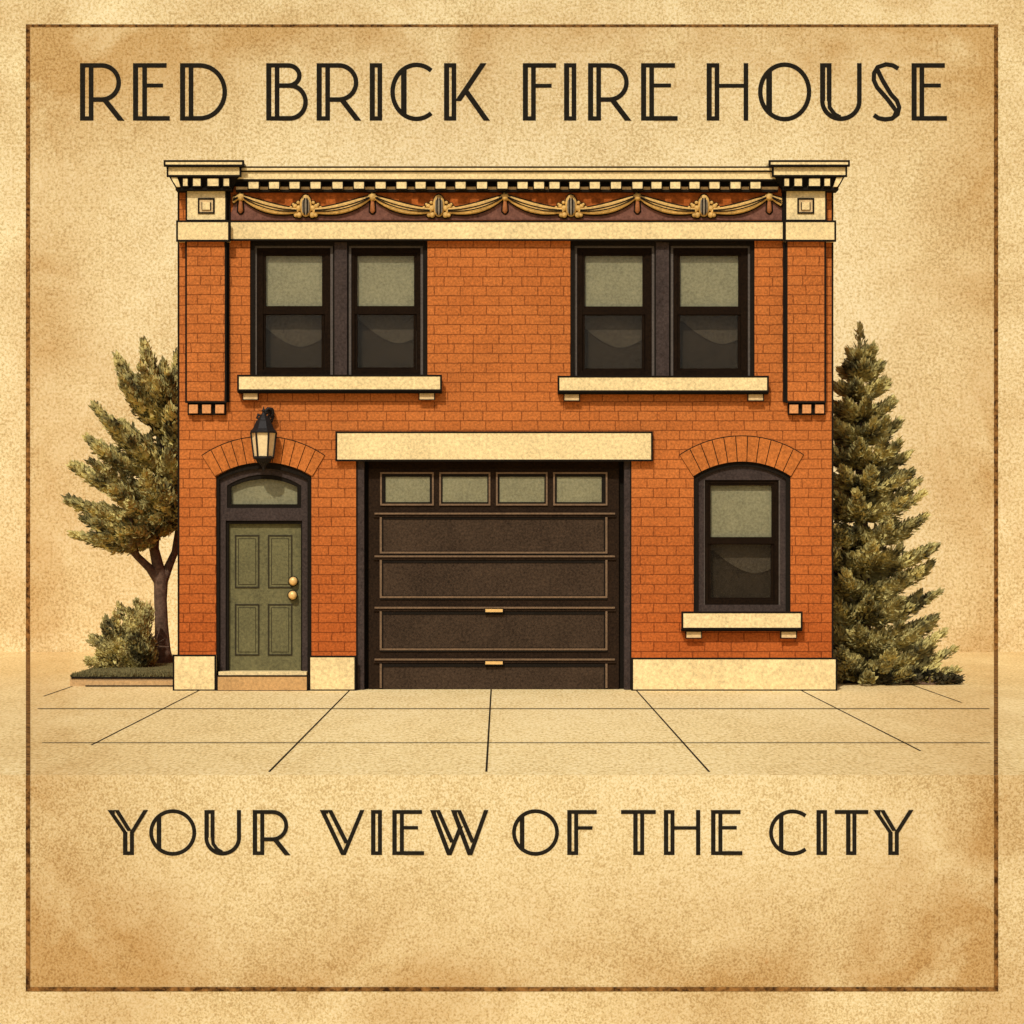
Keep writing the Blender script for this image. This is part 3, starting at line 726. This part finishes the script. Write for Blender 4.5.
q=MB(); ball(q,293.2,581.2,4.4,.10,0,.8); ball(q,293.2,581.2,5.2,.135,1,.25); q.tube([P(293.2,581.2,.11),P(293.2,581.2,.16)],[.03,.03],8); q.build('deadbolt',[BRASS,INK],DR,True)
q=MB(); ball(q,292.6,595.2,4.4,.08,0,.8); ball(q,292.6,595.2,5.2,.125,1,.25); q.tube([P(292.6,595.2,.1),P(292.6,595.2,.16)],[.03,.03],8); q.build('knob',[BRASS,INK],DR,True)

# ---- garage
block('lintel',336.3,652,432.2,460.4,-.085,.34,STONE,H,1.9)
for x0,x1,a0,a1,b0,b1 in ((357.4,364,355.6,357.4,364,369.4),(624.3,630.2,630.2,631.9,618.2,624.3)):
    j=MB(); bx(j,x0,x1,461,689.6,.02,.34,0); bx(j,a0,a1,461,689.6,.005,.3,1); bx(j,b0,b1,461,689.6,.20,.34,1)
    j.build('garage_jamb',[CASING,INK],H)
gd=MB(); bx(gd,369.2,618.4,460.5,688.9,.26,.33,0); bx(gd,369.4,618.2,461.0,469.0,.235,.262,1)
GD=gd.build('garage_door',[GARAGE,FRAME],H); GD.location.y=-.12
for (a,b_),(g0,g1_) in zip(((380.6,434),(439.5,490.4),(496,547.4),(553,607)),((386,430),(442.8,487.3),(499.5,544.2),(556.6,601.2))):
    w=MB(); ring(w,(a,b_,472.4,505.6),(a+1.7,b_-1.7,474.1,503.9),.235,.259,0)
    ring(w,(a+1.7,b_-1.7,474.1,503.9),(g0,g1_,477,502.2),.245,.259,1)
    GW=w.build('garage_window',[TRIM,INK],GD)
    p=MB(); bx(p,g0-.3,g1_+.3,476.8,502.4,.250,.2535); p.build('pane',GLASS,GW)
    p=MB(); bx(p,g0-.3,g1_+.3,476.8,502.4,.2555,.2592); p.build('blind',BLIND,GW)
for (t,b,last) in ((518.6,551,0),(562,595.4,0),(613.4,647.4,0),(665.6,688.4,1)):
    q=MB(); x0,x1=382.6,604.6
    bx(q,x0,x1,t,b,.2545,.2595,0)
    bx(q,x0-2.4,x0-.4,t-2.4,b+(2.4 if not last else -1),.235,.2595,1); bx(q,x1+.4,x1+2.4,t-2.4,b+(2.4 if not last else -1),.235,.2595,1)
    if not last: bx(q,x0-.4,x1+.4,b+.6,b+2.4,.235,.2595,1); bx(q,x0-2.4,x1+2.4,b+2.5,b+4.0,.245,.2595,2)
    bx(q,x0-.4,x1+.4,t-2.2,t+.9,.246,.2595,2); bx(q,x0-.4,x0+1.1,t+.9,b,.248,.2595,2); bx(q,x1-1.1,x1+.4,t+.9,b,.248,.2595,2)
    q.build('panel',[GARAGE_P,TRIM,INK],GD)
for y in (512.8,555.4,606.6,658.2):
    q=MB(); bx(q,375,614.5,y,y+1.7,.215,.2595,0); bx(q,374,615.5,y+1.7,y+4.4,.235,.2595,1); q.build('rail',[TRIM,GARAGE],GD)
for y in (608.2,660.3):
    q=MB(); bx(q,485,503,y,y+4,.195,.235,0); inkrim(q,485,503,y,y+4,.195,.8,1,.01); q.build('pull_handle',[BRASS,INK],GD)

# ================================================================== WALL LANTERN
ly=-.19; lc=P(263.6,445,ly)
L=thing('wall_lantern','black iron lantern with cream glass panes hung on the brick above the green front door','lantern',lc)
def Z(py): return P(0,py,ly)[2]
lx=lc[0]; u=(D+ly)/F
m1=MB()
m1.lathe(lx,ly,[(13.8*u,Z(433.2)),(13.8*u,Z(431.4)),(11*u,Z(428.6)),(7.8*u,Z(421.5)),(6.2*u,Z(419.6)),(5.6*u,Z(418.4)),(3.0*u,Z(415)),(1.4*u,Z(412.5)),(2.2*u,Z(410.8)),(.9*u,Z(409)),(.35*u,Z(406.5))],8,0,math.pi/8)
m1.build('lantern_roof',IRON,L)
m1=MB(); m1.lathe(lx,ly,[(9.2*u,Z(457)),(12.2*u,Z(433.0))],6,0,0); m1.build('glass_body',LAMPGLASS,L)
m1=MB()
for k in range(6):
    a=math.pi/3*k
    m1.tube([(lx+9.7*u*math.cos(a),ly+9.7*u*math.sin(a),Z(457.5)),(lx+12.7*u*math.cos(a),ly+12.7*u*math.sin(a),Z(432.6))],[.013,.014],6)
m1.build('frame_bars',IRON,L)
m1=MB(); m1.lathe(lx,ly,[(.4*u,Z(471)),(1.6*u,Z(467.5)),(2.6*u,Z(465.5)),(4.2*u,Z(463.5)),(7.0*u,Z(462)),(8*u,Z(459.5)),(10.6*u,Z(458.6)),(10.6*u,Z(456.8)),(8.5*u,Z(456.2))],10); m1.build('lantern_base',IRON,L)
m1=MB()
pts=[]
for i in range(15):
    t=i/14; an=math.pi*(1.05*t); pts.append((lx+(1.0+7.5*math.sin(an)*.9)*u, ly+t*.25, Z(413.5-5.5*math.sin(math.pi*t*.9)+9*t*t)))
m1.tube(pts,[.03]*15,7)
m1.tube([(lx+6*u,ly+.1,Z(411)),(lx+8.5*u,ly+.12,Z(416)),(lx+7.0*u,ly+.1,Z(421)),(lx+5*u,ly+.06,Z(419)),(lx+6.2*u,ly+.05,Z(416))],[.022,.026,.022,.018,.012],7)
m1.tube([(lx+3*u,ly+.24,Z(424)),(lx+3*u,ly+.262,Z(424))],[.085,.085],12)
m1.tube([(lx-2*u,ly,Z(416)),(lx-5.5*u,ly,Z(414.5)),(lx-6.5*u,ly,Z(418)),(lx-4.4*u,ly,Z(419.5)),(lx-4.2*u,ly,Z(417))],[.014,.02,.018,.014,.008],6)
m1.tube([(lx+1*u,ly,Z(412)),(lx+4.5*u,ly,Z(408.5)),(lx+8*u,ly+.02,Z(409)),(lx+9.5*u,ly+.04,Z(413)),(lx+7.5*u,ly+.04,Z(416))],[.02,.024,.024,.02,.012],6)
m1.build('scroll_bracket',IRON,L,True)

# ================================================================== VEGETATION
def leaf(mb,p,d,l,w,face=None):
    d=d.normalized(); r=Vector((random.gauss(0,1),random.gauss(0,1),random.gauss(0,1)))
    if face is not None: r=face.normalized()+r*.24
    s=d.cross(r)
    if s.length<1e-4: return
    s.normalize(); nn=s.cross(d)*w*.22
    mb.face([p-s*w*.12, p+d*l*.38-s*w*.5+nn, p+d*l*.72-s*w*.32+nn, p+d*l, p+d*l*.72+s*w*.32+nn, p+d*l*.38+s*w*.5+nn])
def inside_house(p,m=.06):
    return p.x>xl-m and p.x<xr+m and p.y>-.2 and p.y<DEPTH+m
def bough(mb,a,b,rad,lift,n,l,w,ok,flat=.62,tipn=14,base=.35):
    """a leafy bough: a pointed lobe of overlapping leaves round a curved limb, sweeping up at its end"""
    a=Vector(a); b=Vector(b); ax=b-a; up=Vector((0,0,1))
    def pt(t): return a+ax*t+up*(lift*(t*t-t))
    for i in range(n):
        t=random.random()**.9
        prof_=(min(1,base+t/.42*(1-base)))*(1 if t<.42 else (1-(t-.42)/.58)**.75*.94+.06)
        rr=rad*prof_*(.82+.3*math.sin(9*t+a.x*7+a.z*5))
        tang=(pt(min(1,t+.04))-pt(max(0,t-.04))).normalized()
        side=tang.cross(up).normalized(); nn=side.cross(tang)
        an=random.uniform(0,2*math.pi); q_=random.random()**.22
        v=side*math.cos(an)*rr*q_+nn*math.sin(an)*rr*flat*q_
        shell=(side*math.cos(an)+nn*math.sin(an)/flat*.8).normalized()
        d=tang*1.0+shell*.55+up*.30+Vector((random.gauss(0,.30),random.gauss(0,.30),random.gauss(0,.26)))
        q=pt(t)+v; k=(.75+.5*random.random())*(1-.25*t)
        if ok(q) and ok(q+d.normalized()*l): leaf(mb,q,d,l*k,w*k,shell)
    tang=(pt(1)-pt(.88)).normalized()
    for k in range(tipn):
        t=.84+.17*random.random(); q=pt(t)+Vector((random.gauss(0,1),random.gauss(0,1),random.gauss(0,1)))*.016
        d=tang*1.5+up*.3+Vector((random.gauss(0,.2),random.gauss(0,.2),random.gauss(0,.2)))
        if ok(q) and ok(q+d.normalized()*l): leaf(mb,q,d,l*1.0,w*.75,up*.4+Vector((0,-1,0))*.3+Vector((random.gauss(0,.6),random.gauss(0,.6),0)))

# --- left tree
TY=3.6; s_=(D+TY)/F
def tp(px,py,dy=0.0):
    q=P(px,py,TY); return Vector((q[0],TY+dy,q[2]))
base=tp(163,663); base.z=.10
TR=thing('leafy_tree','olive green leafy tree with forked brown trunk against the left side of the fire house','tree',base)
tk=MB()
tk.tube([base,tp(162.5,650),tp(161.5,625),tp(160.5,600),tp(161,578)],[.19,.128,.104,.100,.112],10)
tk.tube([tp(161,584),tp(158,566),tp(154,548),tp(155,520,.1),tp(160,470,.1),tp(163,430,0),tp(164,396)],[.108,.092,.078,.07,.055,.035,.012],9)
tk.tube([tp(160,582),tp(150,568,-.05),tp(139,557,-.1),tp(128,545,-.15),tp(110,525,-.1),tp(92,505,-.1)],[.09,.065,.055,.045,.03,.012],8)
tk.tube([tp(140,558,-.1),tp(136,545,-.2),tp(134,520,-.25),tp(118,480,-.3)],[.04,.035,.03,.012],7)
tk.tube([tp(162,582),tp(167,568,.1),tp(173,552,.2),tp(175,530,.3),tp(172,480,.4)],[.09,.07,.055,.045,.02],8)
tk.build('trunk',BARK,TR,True)
okL=lambda p: not inside_house(p,.10) and p.z>1.35 and p.x<xl+.9
cr=MB()
tips=[(140,339,.50,158,418),(173,351,.40,172,418),(113,355,.46,152,422),(90,403,.52,150,455),(84,436,.40,140,470),(68,462,.50,150,500),(63,497,.52,150,520),(80,516,.40,140,530),(70,532,.42,150,538),(94,540,.30,140,528),(122,538,.28,158,516),(100,478,.4,150,500),(160,362,.40,164,420),(176,385,.42,172,450),(176,430,.45,168,490),(177,480,.45,166,525),(118,420,.4,160,470),(154,528,.28,170,505)]
for px,py,rad,sx,sy in tips:
    for dy,f,n_ in ((0,1.0,520),(-.62,.62,330),(.6,.66,300)):
        b=tp(sx+(px+4-sx)*f,sy+(py+3-sy)*f,dy*1.15); a=tp(sx+8,sy+2,dy*.25)
        bough(cr,a,b,rad*.50,.34,n_,.135,.072,okL)
for k in range(13):          # boughs towards the street and away from it
    py=385+k*12.0; az=R([-90,-66,80,-114,-50,100,-132][k%7]+random.uniform(-12,12)); ln=.5+.8*min(1,k/8)
    a=tp(165,min(524,py+40)); b=a+Vector((math.cos(az)*ln-.2,math.sin(az)*ln,.50))
    bough(cr,a,b,.25,.3,330,.135,.072,okL)
cr.build('crown',LEAF1,TR)

# --- right spruce
SY=1.75
def sp_(px,py,dy=0.0):
    q=P(px,py,SY); return Vector((q[0],SY+dy,q[2]))
prof=[(326,2),(345,11),(360,20),(380,31),(400,37),(420,45),(450,54),(480,63),(500,66),(540,79),(580,84),(610,84),(640,96),(670,103),(690,105)]
def prad(py):
    for (a,ra),(b,rb) in zip(prof[:-1],prof[1:]):
        if a<=py<=b: return ra+(rb-ra)*(py-a)/(b-a)
    return prof[-1][1] if py>690 else 2
b0=sp_(862,680); b0.z=0
SPR=thing('spruce_tree','tall pointed olive spruce at the right side of the brick fire house','tree',b0)
tk=MB(); tk.tube([b0,sp_(862,600),sp_(861,480),sp_(860.5,380),sp_(860,335)],[.15,.12,.085,.045,.012],9); tk.build('trunk',BARK,SPR,True)
okR=lambda p: not inside_house(p,.07) and p.z>.03 and p.x>xr-.6
cr=MB()
bough(cr,sp_(861,378),sp_(860,328),.095,0,160,.11,.042,okR,1.0,22)
lv=0; py=352
while py<688:
    r=prad(py)*(D+SY)/F
    nb=5+int(r*4.6)
    for k in range(nb):
        az=2*math.pi*(k+.5*(lv%2))/nb+random.uniform(-.2,.2)
        rr=r*random.uniform(.70,.93)
        tip=sp_(861,py)+Vector((math.cos(az)*rr,math.sin(az)*rr,random.uniform(-.05,.05)))
        a=sp_(861,py)+Vector((0,0,-(.10+.22*rr))); a.z=max(a.z,.12); tip.z=max(tip.z,.14+.08*random.random())
        bough(cr,a,tip,.075+.125*rr,.40*rr,int(90+230*rr),.125,.056,okR,.60,12,.55)
    if py>395:               # inner boughs towards the wall
        for az in (1.9,2.6,3.3,4.0,4.5):
            rr=r*random.uniform(.45,.62); az+=random.uniform(-.2,.2)
            tip=sp_(858,py+10)+Vector((math.cos(az)*rr,math.sin(az)*rr+.1,0)); a=sp_(861,py+14); a.z=max(a.z,.12); tip.z=max(tip.z,.14)
            bough(cr,a,tip,.10+.17*rr,.3*rr,int(120+150*rr),.125,.056,okR,.75,6,.7)
    py+=15+10*min(1,lv/5); lv+=1
for px,py in ((870,352),(876,362),(886,376),(893,398),(903,420),(912,450),(922,477),(928,512),(938,543),(942,588),(938,613),(934,560),(957,645),(960,666),(948,628)):
    px-=4; py+=5; rr=(px-861)*(D+SY)/F
    a=sp_(861,py+14+.12*(px-861)); a.z=max(a.z,.1); t_=sp_(px,py); t_.z=max(t_.z,.1)
    bough(cr,a,t_,.07+.10*rr,.34*rr,int(110+220*rr),.125,.056,okR,.60,16,.55)
cr.build('crown',LEAF2,SPR)

# --- shrub in front of the left tree and low dark bush at the foot of the spruce
HY=2.7
def sh_(px,py,dy=0.0):
    q=P(px,py,HY); return Vector((q[0],HY+dy,q[2]))
cb=sh_(134,665); cb.z=.12
SHB=thing('shrub','low rounded olive shrub on the grass strip at the foot of the leafy tree','shrub',cb)
sm=MB()
for k in range(9):
    a=R(180*k/8); sm.tube([cb,cb+Vector((math.cos(a)*.3,random.uniform(-.2,.2),.35)),cb+Vector((math.cos(a)*.55,random.uniform(-.3,.3),.35+.35*math.sin(a)))],[.025,.018,.006],5)
sm.build('stem',BARK,SHB)
okS=lambda p: not inside_house(p,.06) and p.z>.13
cr=MB()
for px,py,rad in ((87,660,.22),(92,637,.24),(106,618,.24),(119,605,.22),(137,600,.24),(148,606,.24),(100,650,.3),(118,640,.34),(136,632,.34),(150,642,.26)):
    for dy,f in ((0,1),(-.5,.86),(.45,.9)):
        a=cb+Vector((random.uniform(-.15,.3),dy*.4,.10)); b=sh_(px+(134-px)*(1-f),py+(665-py)*(1-f),dy)
        bough(cr,a,b,rad*.72,.08,250,.085,.058,okS,.85,10,.6)
cr.build('foliage',LEAF3,SHB)
cb=P(930,684,1.05); cb=Vector((cb[0],1.05,0))
LB=thing('low_bush','low dark spreading bush hugging the ground under the right tip of the spruce','shrub',cb)
sm=MB()
for k in range(5): sm.tube([cb,cb+Vector(((k-2)*.2,0,.07)),cb+Vector(((k-2)*.26,.05,.12))],[.014,.01,.004],5)
sm.build('stem',BARK,LB)
cr=MB()
for k in range(22):
    px=random.uniform(868,966); h=13*(1-max(0,(px-930)/42)**1.5)
    a=P(px-10,684,1.05); b=P(px,684-h*random.uniform(.5,1),1.05+random.uniform(-.15,.3))
    bough(cr,(a[0],1.05+random.uniform(-.1,.3),.05),(b[0],b[1],max(b[2],.06)),.09,0,120,.075,.035,lambda p:p.z>.01 and not inside_house(p),.7,6,.6)
cr.build('foliage',LEAF4,LB)

# --- grass strip with its kerb, beside the left wall
gv=MB(); h=.125; fy=.82
Lx=P(70,677,fy)[0]
pl=[(Lx,fy),(xl-.01,fy),(xl-.01,6.2),(P(158,655,6)[0],6.2),(P(140,658,4.6)[0],4.6),(P(108,665,3.5)[0],3.4),(P(90,668,2.6)[0],2.4),(P(78,672,1.6)[0],1.5)]
n=len(pl)
# turf: a gently domed sheet
cx=sum(p[0] for p in pl)/n; cy=sum(p[1] for p in pl)/n
rings=[1,.93,.7,.4]; hs=[h,h+.03,h+.045,h+.05]
vs=[];fs=[]
for r_,z_ in zip(rings,hs):
    for p in pl: vs.append((cx+(p[0]-cx)*r_,cy+(p[1]-cy)*r_,z_))
for i in range(3):
    for k in range(n): q=(k+1)%n; fs.append((i*n+k,i*n+q,(i+1)*n+q,(i+1)*n+k))
fs.append(tuple(3*n+k for k in range(n)))
gv.grid(vs,fs,0)
random.seed(3)
tufts=0
while tufts<5200:
    X=random.uniform(Lx,xl); Y=fy+5.2*random.random()**1.6
    ins=False
    for i in range(n):
        (x1,y1),(x2,y2)=pl[i],pl[(i+1)%n]
        if (y1>Y)!=(y2>Y) and X<(x2-x1)*(Y-y1)/(y2-y1)+x1: ins=not ins
    tufts+=1
    if ins: leaf(gv,Vector((X,Y,h+.005)),Vector((random.gauss(0,.4),random.gauss(0,.4),1)),random.uniform(.03,.07),.022)
tag(gv.build('grass',GRASS),kind='stuff',label='strip of short olive grass beside the left wall',cat='grass')
kb=MB()
for i in range(n):
    if i==1: continue
    a,b=pl[i],pl[(i+1)%n]
    kb.face([(a[0],a[1],0),(b[0],b[1],0),(b[0],b[1],h+.002),(a[0],a[1],h+.002)],0)
kb.box(Lx+.02,xl-.012,fy-.012,fy,h-.022,h+.004,1)
kb.box(Lx+.25,xl-.012,fy-.16,fy-.013,.0045,.085,0)
kb.box(Lx+.25,xl-.012,fy-.168,fy-.158,.0045,.02,1)
tag(kb.build('kerb',[KERB,INK]),kind='structure')

# ================================================================== LIGHT, CAMERA
EL,AZ=R(45),R(17)
to=Vector((-math.sin(AZ)*math.cos(EL),-math.cos(AZ)*math.cos(EL),math.sin(EL)))
sd=bpy.data.lights.new('sun','SUN'); sd.energy=2.8; sd.angle=R(1.2); sd.color=(1,.98,.94)
so=bpy.data.objects.new('sun',sd); COL.objects.link(so); so.rotation_euler=(-to).to_track_quat('-Z','Y').to_euler(); so.location=(-10,-30,25)
W=bpy.data.worlds.new('World'); SC.world=W; W.use_nodes=True
nt=W.node_tree; bg=nt.nodes['Background']
sky=nt.nodes.new('ShaderNodeTexSky'); sky.sky_type='NISHITA'; sky.sun_disc=False; sky.sun_elevation=EL; sky.sun_rotation=math.pi+AZ
sky.dust_density=3; sky.air_density=.8
nt.links.new(sky.outputs[0],bg.inputs[0]); bg.inputs[1].default_value=.09
cam=bpy.data.cameras.new('camera'); cam.lens=36*F/1024; cam.sensor_width=36; cam.shift_y=26/1024; cam.shift_x=(512-VPX)/1024; cam.clip_end=500; cam.clip_start=.1
co=bpy.data.objects.new('camera',cam); COL.objects.link(co); co.location=(CAMX,-D,EYE); co.rotation_euler=(R(90),0,0)
SC.camera=co
SC.view_settings.view_transform='Standard'; SC.view_settings.look='None'; SC.view_settings.exposure=0; SC.view_settings.gamma=1
SC.cycles.use_denoising=True
